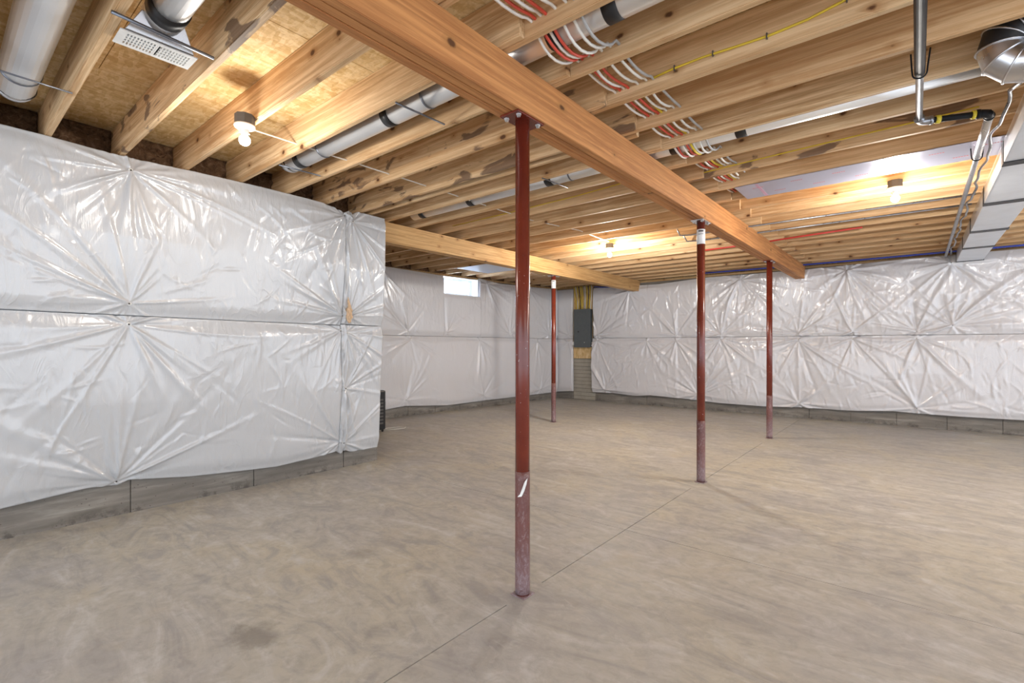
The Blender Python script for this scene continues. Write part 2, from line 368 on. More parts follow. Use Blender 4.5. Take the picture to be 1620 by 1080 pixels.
# brown insulation batts stuffed in the rim bays
def batt(x0, x1, y0, y1, z0, z1, axis):
    bm = bmesh.new(); add_box(bm, 0, 1, 0, 1, 0, 1)
    bmesh.ops.subdivide_edges(bm, edges=bm.edges[:], cuts=7, use_grid_fill=True)
    rs = random.random()*50
    for v in bm.verts:
        q = v.co.copy(); e = .5-abs(q.y-.5) if axis == 'x' else .5-abs(q.x-.5)
        n_ = math.sin(q.y*23+rs)*math.cos(q.z*19+rs*2)+math.sin(q.y*51+q.z*37+rs)*.5
        v.co = Vector((x0+(x1-x0)*q.x, y0+(y1-y0)*q.y, z0+(z1-z0)*q.z))
        if axis == 'x' and q.x > .9: v.co.x += .022*n_
        if axis == 'y' and q.y < .1: v.co.y += .022*n_
    return bm_obj('insulation_batt', bm, 'batt', ceil, True)
for k in range(-3, 7):
    b = batt(-4.92, -4.76, jn(k)+TH+.004, jn(k+1)-.004 if k != 6 else 3.05, J0-.002, SUB-.004, 'x'); under_ceiling(b)
for k in range(7, 23):
    yy = jn(k)+TH+.004
    bx0 = x2(yy)-.09; b = batt(bx0, bx0+.1, yy, jn(k+1)-.004, J0, SUB-.004, 'x'); under_ceiling(b)

# ------------------------------------------------------------------ beams
def beam(label, x0, x1, y0, y1, mat, group=None):
    t_ = thing('wood_beam', label, 'beam', ((x0+x1)/2, y0, 2.478)); n = 3; w = (x1-x0)/n
    for i in range(n):
        dz = (0, .003, .001)[i]
        bm = bmesh.new(); add_box(bm, -w/2+.0008, w/2-.0008, -(y1-y0)/2, (y1-y0)/2, 0, J0-2.478-.001-dz)
        bmesh.ops.bevel(bm, geom=[e for e in bm.edges if abs((e.verts[0].co-e.verts[1].co).y) > 1], offset=.003, segments=2, affect='EDGES')
        bm_obj('beam_ply', bm, mat, t_, False, (x0+w*(i+.5)-(x0+x1)/2, (y1-y0)/2, dz))
    return t_
beam('long reddish wooden beam overhead carried by three red steel posts', -1.665, -1.520, -1.5, 9.99, 'beam_wood')
beam('shorter yellowish wooden beam running from the wrapped wall corner to the back wall', -4.790, -4.655, YC-.14, 9.99, 'beam_wood_light')

# ------------------------------------------------------------------ insulation blankets in white poly film
def blanket(name, label, u0, u1, vbot, vtop, pins, fn, res=.014, seed=1, amp=1.0, puff=.055, crinkles=120, mat='poly_film', back=.10, washers=True, vseam=None):
    rng = np.random.default_rng(seed); nu = int((u1-u0)/res)+1; nv = int(1.25/res)+1
    U, T_ = np.meshgrid(np.linspace(u0, u1, nu), np.linspace(0, 1, nv), indexing='ij')
    ba = np.interp(U[:, 0], [p_[0] for p_ in vbot], [p_[1] for p_ in vbot]); ta = np.interp(U[:, 0], [p_[0] for p_ in vtop], [p_[1] for p_ in vtop])
    V = ba[:, None]*(1-T_)+ta[:, None]*T_
    dm = np.full(U.shape, 9.0)
    for pu, pv in pins: dm = np.minimum(dm, np.hypot(U-pu, V-pv))
    H = puff*(1-np.exp(-(dm/.42)**1.4))
    H -= .03*(np.exp(-(T_/.05)**2)+np.exp(-((1-T_)/.05)**2))
    H += .010*np.sin(U*2.3+seed)*np.sin(V*3.1+seed*2)
    for pu, pv in pins:
        n = rng.integers(30, 42)
        th = np.sort(rng.uniform(0, 2*np.pi, n))
        for j in range(n):
            L = rng.uniform(.15, .80); a_ = amp*rng.uniform(.005, .017)*rng.choice([1, 1, 1, -.8])
            if abs(math.sin(th[j])) > .6: L *= 1.3
            c_, s_ = math.cos(th[j]), math.sin(th[j]); du, dv = U-pu, V-pv
            al = du*c_+dv*s_; pp = -du*s_+dv*c_ + rng.uniform(-.12, .12)*al*al
            w_ = res*.8+.034*np.clip(al, 0, 2)*rng.uniform(.3, 1.5)
            H += np.where(al > 0, a_*np.exp(-(pp/w_)**2)*np.exp(-(al/L)**2)*(1-np.exp(-al/.04)), 0)
    for j in range(crinkles):
        cu, cv = rng.uniform(u0, u1), rng.uniform(V.min(), V.max()); ang = np.pi/2+rng.normal(0, .38) if rng.random() < .7 else rng.uniform(0, np.pi)
        L = rng.uniform(.03, .18); w_ = rng.uniform(res*.8, .018); a_ = amp*rng.uniform(.002, .006)*rng.choice([1, -.7])
        c_, s_ = math.cos(ang), math.sin(ang); du, dv = U-cu, V-cv; al = du*c_+dv*s_; pp = -du*s_+dv*c_+1.2*al*al*rng.uniform(-1, 1)
        H += a_*np.exp(-(pp/w_)**2)*np.exp(-(al/L)**2)
    if vseam:
        for su, sw, sa in vseam:
            for q in range(3):
                H += sa*np.exp(-((U-su-.012*np.sin(V*9+q*2)-(q-1)*sw)/(sw*.45))**2)*(.6+.4*np.sin(V*17+q))
    X_, Y_, Z_ = fn(U, V, H)
    Xb, Yb, Zb = fn(U, V, np.full(H.shape, -back))
    verts = np.stack([X_, Y_, Z_], -1).reshape(-1, 3)
    idx = np.arange(nu*nv).reshape(nu, nv)
    q = np.stack([idx[:-1, :-1], idx[1:, :-1], idx[1:, 1:], idx[:-1, 1:]], -1).reshape(-1, 4)
    # perimeter skirt to the wall
    per = np.concatenate([idx[:, 0], idx[-1, 1:], idx[-2::-1, -1], idx[0, -2:0:-1]])
    bverts = np.stack([Xb, Yb, Zb], -1).reshape(-1, 3)[per]
    nb = len(per); base = nu*nv
    allv = np.concatenate([verts, bverts]); ids = np.arange(nb); nx = (ids+1) % nb
    sk = np.stack([per, base+ids, base+nx, per[nx]], -1)
    faces = np.concatenate([q, sk]); me = bpy.data.meshes.new(name)
    me.from_pydata(allv.tolist(), [], faces.tolist()); me.update()
    o = link(name, me, mat, None, True); tag(o, label, 'insulation blanket')
    if washers:
        for pu, pv in pins:
            if not (u0 <= pu <= u1): continue
            iu = int(round((pu-u0)/(u1-u0)*(nu-1))); jv = int(np.argmin(abs(V[iu]-pv)))
            c0 = Vector(verts[idx[iu, jv]]); c1 = Vector(np.array(fn(np.array(pu), np.array(pv), np.array(1.0))).tolist())
            c2 = Vector(np.array(fn(np.array(pu), np.array(pv), np.array(0.0))).tolist()); d = (c1-c2).normalized()
            tube('washer', [c0-d*.002, c0+d*.004], .015, 'white_plastic', o, 14)
            tube('nail', [c0+d*.0035, c0+d*.008], .006, 'nail_dark', o, 8)
    return o
def f_left(U, V, H): return (-4.635+.150*V/2.7*1.0 + H, U, V)
lp = [(.98, 2.60), (.976, 1.615), (2.74, 2.62), (2.74, 1.60), (-.86, 2.60), (-.86, 1.6)]
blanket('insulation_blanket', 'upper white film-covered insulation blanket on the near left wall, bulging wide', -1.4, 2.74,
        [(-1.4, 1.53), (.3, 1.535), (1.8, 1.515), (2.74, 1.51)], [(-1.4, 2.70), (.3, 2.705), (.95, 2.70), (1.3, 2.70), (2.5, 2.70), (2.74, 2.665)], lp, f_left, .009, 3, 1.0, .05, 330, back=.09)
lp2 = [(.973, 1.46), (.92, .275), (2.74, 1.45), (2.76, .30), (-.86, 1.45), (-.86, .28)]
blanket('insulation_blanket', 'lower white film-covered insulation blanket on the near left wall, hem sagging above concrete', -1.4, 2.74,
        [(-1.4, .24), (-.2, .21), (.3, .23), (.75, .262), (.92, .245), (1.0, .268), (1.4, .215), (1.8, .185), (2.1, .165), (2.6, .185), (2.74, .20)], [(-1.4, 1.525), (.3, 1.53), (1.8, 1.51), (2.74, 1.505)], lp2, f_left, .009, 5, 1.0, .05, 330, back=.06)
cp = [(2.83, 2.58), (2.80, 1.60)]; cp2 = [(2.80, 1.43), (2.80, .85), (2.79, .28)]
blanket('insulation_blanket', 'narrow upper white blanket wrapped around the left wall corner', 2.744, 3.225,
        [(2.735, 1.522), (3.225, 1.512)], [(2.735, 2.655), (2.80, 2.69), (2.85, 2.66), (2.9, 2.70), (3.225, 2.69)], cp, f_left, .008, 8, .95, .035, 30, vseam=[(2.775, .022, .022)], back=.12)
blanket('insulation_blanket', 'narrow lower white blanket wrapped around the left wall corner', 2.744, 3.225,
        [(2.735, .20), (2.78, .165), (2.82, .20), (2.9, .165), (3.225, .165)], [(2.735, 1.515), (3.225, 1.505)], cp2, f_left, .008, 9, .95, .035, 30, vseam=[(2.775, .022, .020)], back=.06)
def f_two(U, V, H): return (x2(U)+.075+H, U, V)
def f_back(U, V, H): return (U, 9.975-H, V)
tp = [(3.9, 2.62), (5.65, 2.60), (8.0, 2.60), (9.6, 2.60)]
# far left wall: upper blanket is cut around the window, in three sections
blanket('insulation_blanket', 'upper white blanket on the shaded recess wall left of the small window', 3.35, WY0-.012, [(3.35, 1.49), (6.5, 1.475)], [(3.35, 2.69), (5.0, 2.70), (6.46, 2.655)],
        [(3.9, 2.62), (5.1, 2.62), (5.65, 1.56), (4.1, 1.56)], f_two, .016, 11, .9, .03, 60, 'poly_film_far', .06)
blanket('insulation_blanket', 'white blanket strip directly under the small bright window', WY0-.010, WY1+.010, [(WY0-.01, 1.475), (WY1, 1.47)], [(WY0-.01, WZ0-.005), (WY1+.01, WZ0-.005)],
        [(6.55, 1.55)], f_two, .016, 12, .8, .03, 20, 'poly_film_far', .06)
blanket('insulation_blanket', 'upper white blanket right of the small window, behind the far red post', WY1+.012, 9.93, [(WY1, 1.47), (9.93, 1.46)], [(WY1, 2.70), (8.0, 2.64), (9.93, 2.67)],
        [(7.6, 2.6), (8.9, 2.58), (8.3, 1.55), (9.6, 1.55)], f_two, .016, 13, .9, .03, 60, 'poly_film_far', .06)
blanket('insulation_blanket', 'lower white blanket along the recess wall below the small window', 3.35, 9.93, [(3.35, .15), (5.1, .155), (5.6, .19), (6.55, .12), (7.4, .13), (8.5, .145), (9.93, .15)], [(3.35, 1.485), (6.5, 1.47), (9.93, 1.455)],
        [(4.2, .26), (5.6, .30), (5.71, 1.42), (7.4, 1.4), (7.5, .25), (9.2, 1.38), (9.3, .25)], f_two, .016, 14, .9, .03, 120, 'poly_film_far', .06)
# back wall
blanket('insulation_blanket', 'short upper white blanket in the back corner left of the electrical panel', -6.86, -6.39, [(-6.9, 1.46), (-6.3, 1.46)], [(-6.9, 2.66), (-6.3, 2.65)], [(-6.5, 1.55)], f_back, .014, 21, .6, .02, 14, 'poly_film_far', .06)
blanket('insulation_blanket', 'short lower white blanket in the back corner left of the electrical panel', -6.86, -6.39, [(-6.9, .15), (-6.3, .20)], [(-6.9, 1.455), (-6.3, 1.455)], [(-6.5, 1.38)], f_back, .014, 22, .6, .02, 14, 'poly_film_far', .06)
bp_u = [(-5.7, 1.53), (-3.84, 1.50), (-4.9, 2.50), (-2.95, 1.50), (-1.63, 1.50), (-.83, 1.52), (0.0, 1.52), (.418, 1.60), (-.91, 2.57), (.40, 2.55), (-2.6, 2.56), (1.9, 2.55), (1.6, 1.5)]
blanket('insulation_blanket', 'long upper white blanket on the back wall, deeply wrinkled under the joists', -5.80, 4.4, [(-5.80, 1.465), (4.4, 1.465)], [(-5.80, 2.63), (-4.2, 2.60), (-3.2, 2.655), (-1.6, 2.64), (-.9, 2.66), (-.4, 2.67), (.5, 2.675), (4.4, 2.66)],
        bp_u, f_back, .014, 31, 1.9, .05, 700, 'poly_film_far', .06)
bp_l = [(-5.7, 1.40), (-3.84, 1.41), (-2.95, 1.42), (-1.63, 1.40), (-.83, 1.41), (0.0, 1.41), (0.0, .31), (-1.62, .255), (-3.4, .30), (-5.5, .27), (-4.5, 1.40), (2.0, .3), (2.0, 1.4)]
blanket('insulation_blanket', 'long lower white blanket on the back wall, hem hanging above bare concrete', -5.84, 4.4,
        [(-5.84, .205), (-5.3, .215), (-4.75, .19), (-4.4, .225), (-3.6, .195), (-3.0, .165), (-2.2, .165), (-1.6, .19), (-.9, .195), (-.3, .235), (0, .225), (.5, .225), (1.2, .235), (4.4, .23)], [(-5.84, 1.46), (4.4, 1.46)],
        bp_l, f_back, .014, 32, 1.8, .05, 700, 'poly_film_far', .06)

# ------------------------------------------------------------------ steel posts
def post(label, x, y, wrap, plate_mat='red_paint', paper=False):
    t_ = thing('support_post', label, 'post', (x, y, 0)); r = .0375
    def cyl(name, z0, z1, rad, mat, n=28):
        o = lathe(name, [(rad*.999, z0), (rad, z0), (rad, z1), (rad*.999, z1)], mat, t_, (0, 0, 0), n); return o
    cyl('column', .006, 2.468, r, 'red_paint')
    prof = []; rng = random.Random(int(y*10))
    for i in range(16): prof.append((r+.0012+rng.uniform(0, .0014), .012+(wrap-.012)*i/15))
    lathe('plastic_wrap', prof, 'wrapped_red', t_, (0, 0, 0), 22)
    bm = bmesh.new(); add_box(bm, -.06, .06, -.11, .11, 2.468, 2.4775); tp_ = bm_obj('top_plate', bm, plate_mat, t_, bevel=.001)
    bm = bmesh.new(); add_box(bm, -.045, .045, -.045, .045, 0.0, .006); bm_obj('base_plate', bm, 'wrapped_red', t_, bevel=.001)
    for s in (-1, 1):
        for q in (-1, 1):
            lathe('bolt', [(.004, 2.452), (.010, 2.453), (.010, 2.462), (.014, 2.463), (.014, 2.468)], 'zinc', tp_, (s*.040, q*.080, 0), 6)
    if paper:
        pl_ = cyl('paper_label', 2.26, 2.40, r+.0008, 'label_paper')
        for i, (zz, hh) in enumerate(((2.375, .012), (2.35, .004))):
            bm = bmesh.new(); n = 8
            a0 = math.atan2(-y, -x)
            ring = [[bm.verts.new(((r+.0016)*math.cos(a0-.6+1.2*k/n), (r+.0016)*math.sin(a0-.6+1.2*k/n), z_)) for k in range(n+1)] for z_ in (zz, zz+hh)]
            for k in range(n): bm.faces.new((ring[0][k], ring[0][k+1], ring[1][k+1], ring[1][k]))
            bm_obj('label_print', bm, 'ink', pl_)
    return t_
p1 = post('nearest red steel post in the foreground with torn plastic film around its foot', -1.585, 1.995, .645)
tf = bmesh.new()   # torn flap of film on the near post
fl = [(-.025, -.043, .52), (-.012, -.046, .535), (.0, -.052, .57), (.012, -.048, .60), (.026, -.040, .615), (.020, -.046, .585), (.010, -.053, .555), (-.004, -.050, .525)]
a = math.atan2(-1.995, 1.585)+math.pi/2
tv = [tf.verts.new((x_*math.cos(a)-y_*math.sin(a), x_*math.sin(a)+y_*math.cos(a), z_)) for x_, y_, z_ in fl]; tf.faces.new(tv)
ext = bmesh.ops.extrude_face_region(tf, geom=tf.faces[:])
for v in ext['geom']:
    if isinstance(v, bmesh.types.BMVert): v.co += Vector((-.0015, .0015, .001))
bm_obj('torn_film', tf, 'white_plastic', p1)
post('red steel post with white paper label, second along the long beam', -1.580, 4.72, .585, 'zinc', True)
post('red steel post nearest the back wall under the far end of the long beam', -1.583, 7.545, .60)
post('thin-looking distant red post with white label under the shorter yellowish beam', -4.730, 6.80, .66, 'zinc', True)

# ------------------------------------------------------------------ bare bulb fixtures
def lamp(label, x, y, zoff=0, bar=True):
    t_ = thing('bulb_fixture', label, 'lamp', (x, y, 2.66+zoff))
    bm = bmesh.new(); n = 8
    lo = [bm.verts.new((.056*math.cos(math.pi/8+k*math.pi/4), .056*math.sin(math.pi/8+k*math.pi/4), 0)) for k in range(n)]
    hi = [bm.verts.new((v.co.x, v.co.y, .062)) for v in lo]
    for k in range(n): bm.faces.new((lo[k], lo[(k+1) % n], hi[(k+1) % n], hi[k]))
    bm.faces.new(lo); bm.faces.new(hi); bm_obj('junction_box', bm, 'box_grey', t_)
    ph = lathe('porcelain_holder', [(.030, -.052), (.024, -.050), (.026, -.030), (.034, -.022), (.055, -.016), (.060, -.008), (.060, -.001), (.05, .0)], 'porcelain', t_)
    prof = [(.014, -.050), (.014, -.062)]
    for i in range(0, 11):
        th = math.radians(30+i*14.8); prof.append((.033*math.sin(th), -.092+.033*math.cos(th)))
    lathe('bulb', prof, 'bulb', ph, n=20)
    return t_
lamp('lit bare bulb in porcelain holder on a joist above the near left wall', -3.2, 1.264)
lamp('lit bare bulb between the two wooden beams, far back', -3.309, 6.128)
lamp('lit bare bulb beside the foil board, right of the long beam', -.142, 5.355)
for i, (x_, y_, w_) in enumerate(BULB_SPOTS[3:]): lamp(('unseen fill bulb added right of the rectangular duct', 'unseen fill bulb added behind the camera on the right', 'unseen fill bulb added behind the camera on the left')[i], x_, y_)  # fixtures out of frame, added to carry the fill lights
for o in bpy.data.objects:
    if o.name.startswith('bulb_light'): o.location.z = 2.66-.145

# ------------------------------------------------------------------ round ducts in the joist bays
def duct_run(label, x0, x1, y, z, r, bands, mat='galv_pale', elbow_up=None, name='round_duct', rings=()):
    t_ = thing(name, label, 'duct', (x0, y, z))
    def seg(nm, a, b, rad, m_): o = tube(nm, [(a-x0, 0, 0), (b-x0, 0, 0)], rad, m_, t_, 24); return o
    seg('duct_pipe', x0, x1, r, mat)
    for b in bands: seg('tape_band', b-.035, b+.035, r+.002, 'black_tape')
    for b in rings: seg('crimp_ring', b-.006, b+.006, r+.004, 'strap_steel')
    if elbow_up is not None:
        path = [(elbow_up*.0, 0, 0)]
        for i in range(0, 7):
            th = i/6*math.radians(55); path.append((elbow_up*.16*math.sin(th), 0, .16*(1-math.cos(th))))
        tube('elbow', path[1:], r+.003, 'galv', t_, 24)
        for i in (2, 4, 6):
            q = path[i]; tube('elbow_seam', [(q[0]-.004, 0, q[2]-.002), (q[0]+.006, 0, q[2]+.002)], r+.007, 'black_tape', t_, 24)
    return t_
duct_run('wide pale round duct at the top left, nearest the near left wall', -4.02, 3.0, .335, 2.815, .088, [], elbow_up=-1, rings=(-3.78,))
duct_run('pale round duct crossing above the bulb fixture bay and under the long beam', -3.93, 3.0, 1.93, 2.795, .070, [-3.78, -2.62, -1.02, -1.32], elbow_up=-1, rings=(-3.45, -2.25))
duct_run('pale round duct emerging beside the corner and passing behind the near post to the elbow', -4.42, .43, 3.575, 2.795, .066, [-4.25, -3.50, -2.52, -.92, -1.38], rings=(-2.30,))
# floor register with its boot and short duct
t_ = thing('ceiling_register', 'white slotted register plate hanging under its metal boot at the upper left', 'vent', (-2.77, .70, 2.695))
bm = bmesh.new()
rows = [(-.052+.026*i) for i in range(5)]
W2, L2 = .072, .150; slots = []
add_box(bm, -W2, -.050, -L2, L2, 0, .005); add_box(bm, .050, W2, -L2, L2, 0, .005)
ycuts = [-L2, -.125]+[-.125+.0125*i for i in range(1, 21)]+[.125, L2]
add_box(bm, -.050, .050, -L2, -.125, 0, .005); add_box(bm, -.050, .050, .125, L2, 0, .005)
for i in range(20):
    yv = -.125+.0125*i; add_box(bm, -.050, .050, yv, yv+.0055, 0, .005)
for xv in (-.025, 0, .025): add_box(bm, xv-.004, xv+.004, -.125, .125, .0005, .0045)
add_box(bm, -.050, .050, -.006, .006, 0, .0052)
rp = bm_obj('register_plate', bm, 'white_plastic', t_)
bm = bmesh.new(); add_box(bm, -.05, .05, 0.002, .125, .0055, .007); bm_obj('damper_plate', bm, 'white_plastic', rp)
bm = bmesh.new(); vs = add_box(bm, -.055, .075, -.135, .135, .008, .10)
for v in vs:
    if v.co.z > .05: v.co.x = v.co.x*.9+.05; v.co.y *= .62
bm_obj('boot', bm, 'galv', t_, bevel=.003)
tube('boot_collar', [(.07, 0, .115), (.19, 0, .115)], .078, 'galv', t_, 24)
tube('duct_pipe', [(.19, 0, .115), (5.6, 0, .115)], .074, 'galv_pale', t_, 24)
tube('tape_band', [(.145, 0, .115), (.225, 0, .115)], .081, 'black_tape', t_, 24)
# wire straps that hold the ducts
def rod(name, label, a, b, r, mat, cat): return tag(tube(name, [a, b], r, mat, None, 8), label, cat)
rod('support_strap', 'thin steel strap under the wide duct at the top left', (-3.60, .10, 2.704), (-3.62, .525, 2.704), .005, 'strap_steel', 'strap')
rod('support_strap', 'flat steel strap crossing beside the white register', (-2.60, .50, 2.700), (-2.64, .90, 2.700), .008, 'strap_steel', 'strap')
rod('support_strap', 'thin steel strap under the duct near the long beam', (-2.32, 1.74, 2.704), (-2.31, 2.11, 2.704), .006, 'strap_steel', 'strap')
rod('support_strap', 'thin steel strap under the duct end above the left blanket', (-3.82, 1.76, 2.704), (-3.80, 2.09, 2.704), .006, 'strap_steel', 'strap')
rod('support_strap', 'thin steel strap holding the duct seen right of the near post', (-2.42, 3.31, 2.704), (-2.39, 3.66, 2.704), .005, 'strap_steel', 'strap')

# ------------------------------------------------------------------ big gored metal elbow at the right
t_ = thing('duct_elbow', 'large shiny gored metal elbow with black-taped throat at the right edge', 'duct', (.405, 3.245, 2.70))
R_, r_ = .100, .086; ng = 6
def cpt(th): return Vector((-R_*math.sin(th), 0, R_*math.cos(th)))
for g_ in range(ng):
    a0, a1 = math.pi*g_/ng, math.pi*(g_+1)/ng
    bm = bmesh.new(); n = 26; rings = []
    for th in (a0, a1):
        c_ = cpt(th); rad = c_.normalized()
        rings.append([bm.verts.new(c_+(rad*math.cos(2*math.pi*k/n)+Vector((0, 1, 0))*math.sin(2*math.pi*k/n))*r_) for k in range(n)])
    for k in range(n): bm.faces.new((rings[0][k], rings[0][(k+1) % n], rings[1][(k+1) % n], rings[1][k]))
    bm_obj('gore', bm, 'black_tape' if g_ < 3 else 'galv', t_, True)
    c_ = cpt(a1); rad = c_.normalized()
    ringp = [c_+(rad*math.cos(2*math.pi*k/n)+Vector((0, 1, 0))*math.sin(2*math.pi*k/n))*(r_+.002) for k in range(n+1)]
    tube('gore_seam', ringp, .0045, 'zinc', t_, 6, False)
tube('upper_pipe', [(0, 0, R_), (1.5, 0, R_)], r_-.003, 'galv', t_, 26)
tube('lower_pipe', [(0, 0, -R_), (1.5, 0, -R_)], r_-.003, 'galv', t_, 26)
tube('tape_band', [(.03, 0, R_), (.12, 0, R_)], r_+.003, 'black_tape', t_, 26)

# ------------------------------------------------------------------ rectangular trunk duct at the right
t_ = thing('trunk_duct', 'long flat rectangular duct with dark cross seams along the right ceiling', 'duct', (.61, 1.0, 2.552))
seams = [3.40, 3.60, 4.775, 6.04, 7.43, 8.63, 9.945]
for s0, s1 in zip(seams, seams[1:]):
    bm = bmesh.new(); vs = add_box(bm, -.145, .145, s0-1.0+.012, s1-1.0-.012, 0.004, .155)
    bm_obj('duct_section', bm, 'duct_foil', t_, bevel=.003)
    bm = bmesh.new(); add_box(bm, -.149, -.1455, s0-1.0+.012, s1-1.0-.012, .003, .155); bm_obj('side_board', bm, 'galv_pale', t_)
for s0 in seams[1:]:
    bm = bmesh.new(); add_box(bm, -.152, .152, s0-1.0-.048, s0-1.0+.048, -.004, .156); bm_obj('seam_band', bm, 'black_tape', t_)

# ------------------------------------------------------------------ gas pipe
t_ = thing('gas_pipe', 'black and silver gas pipe with two elbows hung below the joists at the right', 'pipe', (.012, 3.81, 2.64))
tube('pipe_run', [(0, -5.5, 0), (0, -.02, 0)], .0165, 'pipe_steel', t_, 14)
tube('black_sleeve', [(0, -5.5, 0), (0, -.68, 0)], .0215, 'black_iron', t_, 14)
tube('cross_pipe', [(.0, 0, 0), (.315, .11, 0)], .0175, 'black_iron', t_, 14)
def el(name, c_, d1, d2, mat='pipe_steel'):
    c_ = Vector(c_); d1 = Vector(d1).normalized()*.055; d2 = Vector(d2).normalized()*.055; pts = []
    for i in range(9):
        s = i/8; pts.append((c_+d1)*(1-s)**2+c_*2*s*(1-s)+(c_+d2)*s*s)
    tube(name, pts, .0235, mat, t_, 14)
    for e_, d_ in ((c_+d1, d1), (c_+d2, d2)): tube('fitting_collar', [e_-d_*.12, e_+d_*.15], .0265, mat, t_, 14)
el('elbow_fitting', (0, 0, 0), (0, -1, 0), (1, .34, 0)); el('elbow_fitting', (.315, .11, 0), (-1, -.34, 0), (0, 1, 0), 'black_iron')
tube('yellow_tag', [(.075, .026, 0), (.095, .033, 0)], .0245, 'yellow_tag', t_, 14)
tube('yellow_tag', [(.235, .082, 0), (.25, .087, 0)], .0245, 'yellow_tag', t_, 14)
tube('pipe_run', [(.315, .12, 0), (.32, 1.15, 0), (.325, 6.1, 0)], .0175, 'pipe_steel', t_, 14)
tube('silver_sleeve', [(.315, .165, 0), (.318, .95, 0)], .0225, 'galv', t_, 14)
for (px_, py_) in ((.0, -.69), (.318, .96)):
    pts = [(px_-.034, py_, .10), (px_-.030, py_, .02)]+[(px_+.028*math.cos(a_), py_, .028*math.sin(a_)-.002) for a_ in [math.pi+math.pi*i/8 for i in range(9)]]+[(px_+.030, py_, .02), (px_+.040, py_+.01, .11)]
    tube('hanger_hook', pts, .004, 'black_iron', t_, 6)
# flexible conduit snaking beside it
pts = []
for i in range(90):
    s = i/89; yy = 3.72+(9.85-3.72)*s
    pts.append((.385+.011*math.sin(s*40)+.006*math.sin(s*97), yy, 2.655+.012*math.cos(s*57)))
tag(tube('flexible_conduit', [(.415, 3.42, 2.60), (.40, 3.55, 2.63)]+pts, .0095, 'pipe_steel', None, 8), 'thin wavy metal conduit snaking beside the gas pipe', 'conduit')

# ------------------------------------------------------------------ electrical conduits, tubing and cables
def run(name, label, pts, r, mat, cat, group=None, n=8): return tag(tube(name, pts, r, mat, None, n), label, cat, group)
run('steel_conduit', 'nearer of two straight grey conduits crossing behind the right bulb', [(-2.35, 6.10, 2.80), (-2.32, 6.15, 2.70), (-2.2, 6.19, 2.695), (.42, 6.19, 2.695)], .010, 'pipe_steel', 'conduit')
run('steel_conduit', 'farther of two straight grey conduits crossing behind the right bulb', [(-2.42, 6.50, 2.80), (-2.38, 6.56, 2.70), (-2.2, 6.60, 2.695), (.42, 6.60, 2.695)], .010, 'pipe_steel', 'conduit')
run('red_tubing', 'thin red plastic water tube along a joist beyond the right bulb', [(-2.4, 7.36, 2.705), (-1.9, 7.355, 2.706), (-1.2, 7.20, 2.70), (-.5, 7.18, 2.715)], .011, 'pex_red', 'tube')
run('blue_tubing', 'long blue plastic tube running across the joists above the back wall', [(-3.3, 9.80, 2.72), (-2.0, 9.79, 2.705), (-.5, 9.79, 2.70), (1.0, 9.80, 2.70), (3.5, 9.80, 2.70)], .014, 'pex_blue', 'tube')
run('blue_tubing', 'short blue cable loop under the yellowish beam near the back corner', [(-5.75, 9.9, 2.66), (-5.5, 9.86, 2.62), (-5.2, 9.86, 2.61), (-4.9, 9.87, 2.66)], .010, 'pex_blue', 'tube')
# a single white cable feeding the bulbs through holes in the joists
def cable_path(x, z, y0, y1, sag, jit, seed, kshift=0):
    rg = random.Random(seed); pts = []; k = -2
    yy = y0
    ks = [k_ for k_ in range(-4, 24) if y0 < jn(k_)+.03 < y1 and jn(k_+1)+.035 < y1+.3]
    pts.append((x, y0, z))
    for k_ in ks:
        hx = x+rg.uniform(-jit, jit)*.4; ym = jn(k_)+.035
        pts.append((hx, ym-.03, z)); pts.append((hx, ym+.03, z))
        sx_, sz_ = rg.uniform(-jit, jit), sag*rg.uniform(.5, 1.0)+(.055 if (sag > .01 and k_ in (-1, 3, 7)) else 0)
        for s in (.06, .14, .26, .4, .55, .7, .82, .92): pts.append((x+sx_*math.sin(s*3.14), ym+.03+(P-.06)*s, z-sz_*math.sin(s*3.14)**.7))
    return [q for q in pts if q[1] <= y1+.02]
run('lamp_cable', 'single white cable threading the joists between the left bulbs', [(-3.2, 1.32, 2.69), (-3.3, 1.36, 2.70)]+cable_path(-3.47, 2.765, 1.42, 4.6, .004, .01, 3)+[(-3.3, 5.3, 2.76), (-3.2, 5.9, 2.70)], .0055, 'cable_white', 'cable')
specs = [(-1.355, 'cable_white', 'white'), (-1.325, 'cable_red', 'red'), (-1.295, 'cable_white', 'white'), (-1.268, 'cable_red', 'red'), (-1.215, 'cable_white', 'white'), (-1.165, 'cable_white', 'white'), (-1.125, 'cable_grey', 'grey')]
desc = ['leftmost white cable of the bundle threading the joists beside the long beam', 'left red cable of the bundle threading the joists beside the long beam', 'white cable between the two red cables beside the long beam',
        'right red cable of the bundle threading the joists beside the long beam', 'white cable just right of both red cables beside the long beam', 'second white cable right of the red pair beside the long beam', 'grey rightmost cable of the bundle beside the long beam']
for i, (x_, m_, c_) in enumerate(specs):
    run('bundled_cable', desc[i], cable_path(x_, 2.775+.003*(i % 3), -.2, 5.0 if i < 5 else 4.4, .022+.008*(i % 3), .012, i+10), .0072, m_, 'cable', 'cables beside the long beam')
run('bundled_cable', 'yellow cable threading the joists in the bundle beside the long beam', cable_path(-1.24, 2.778, 2.58, 5.0, .025, .012, 55), .0075, 'cable_yellow', 'cable', 'cables beside the long beam')
yl = thing('stapled_cable', 'bright yellow cable stapled along a joist face from the wire bundle to the top right', 'cable', (-1.13, jr(5)-.006, 2.775))
ypts = [(-1.13, 2.776), (-1.0, 2.787), (-.85, 2.790), (-.70, 2.782), (-.541, 2.776), (-.38, 2.785), (-.234, 2.81), (.2, 2.80), (1.0, 2.79), (3.0, 2.79)]
tube('cable_run', [(a_+1.13, 0, b_-2.775) for a_, b_ in ypts], .006, 'cable_yellow', yl, 8)
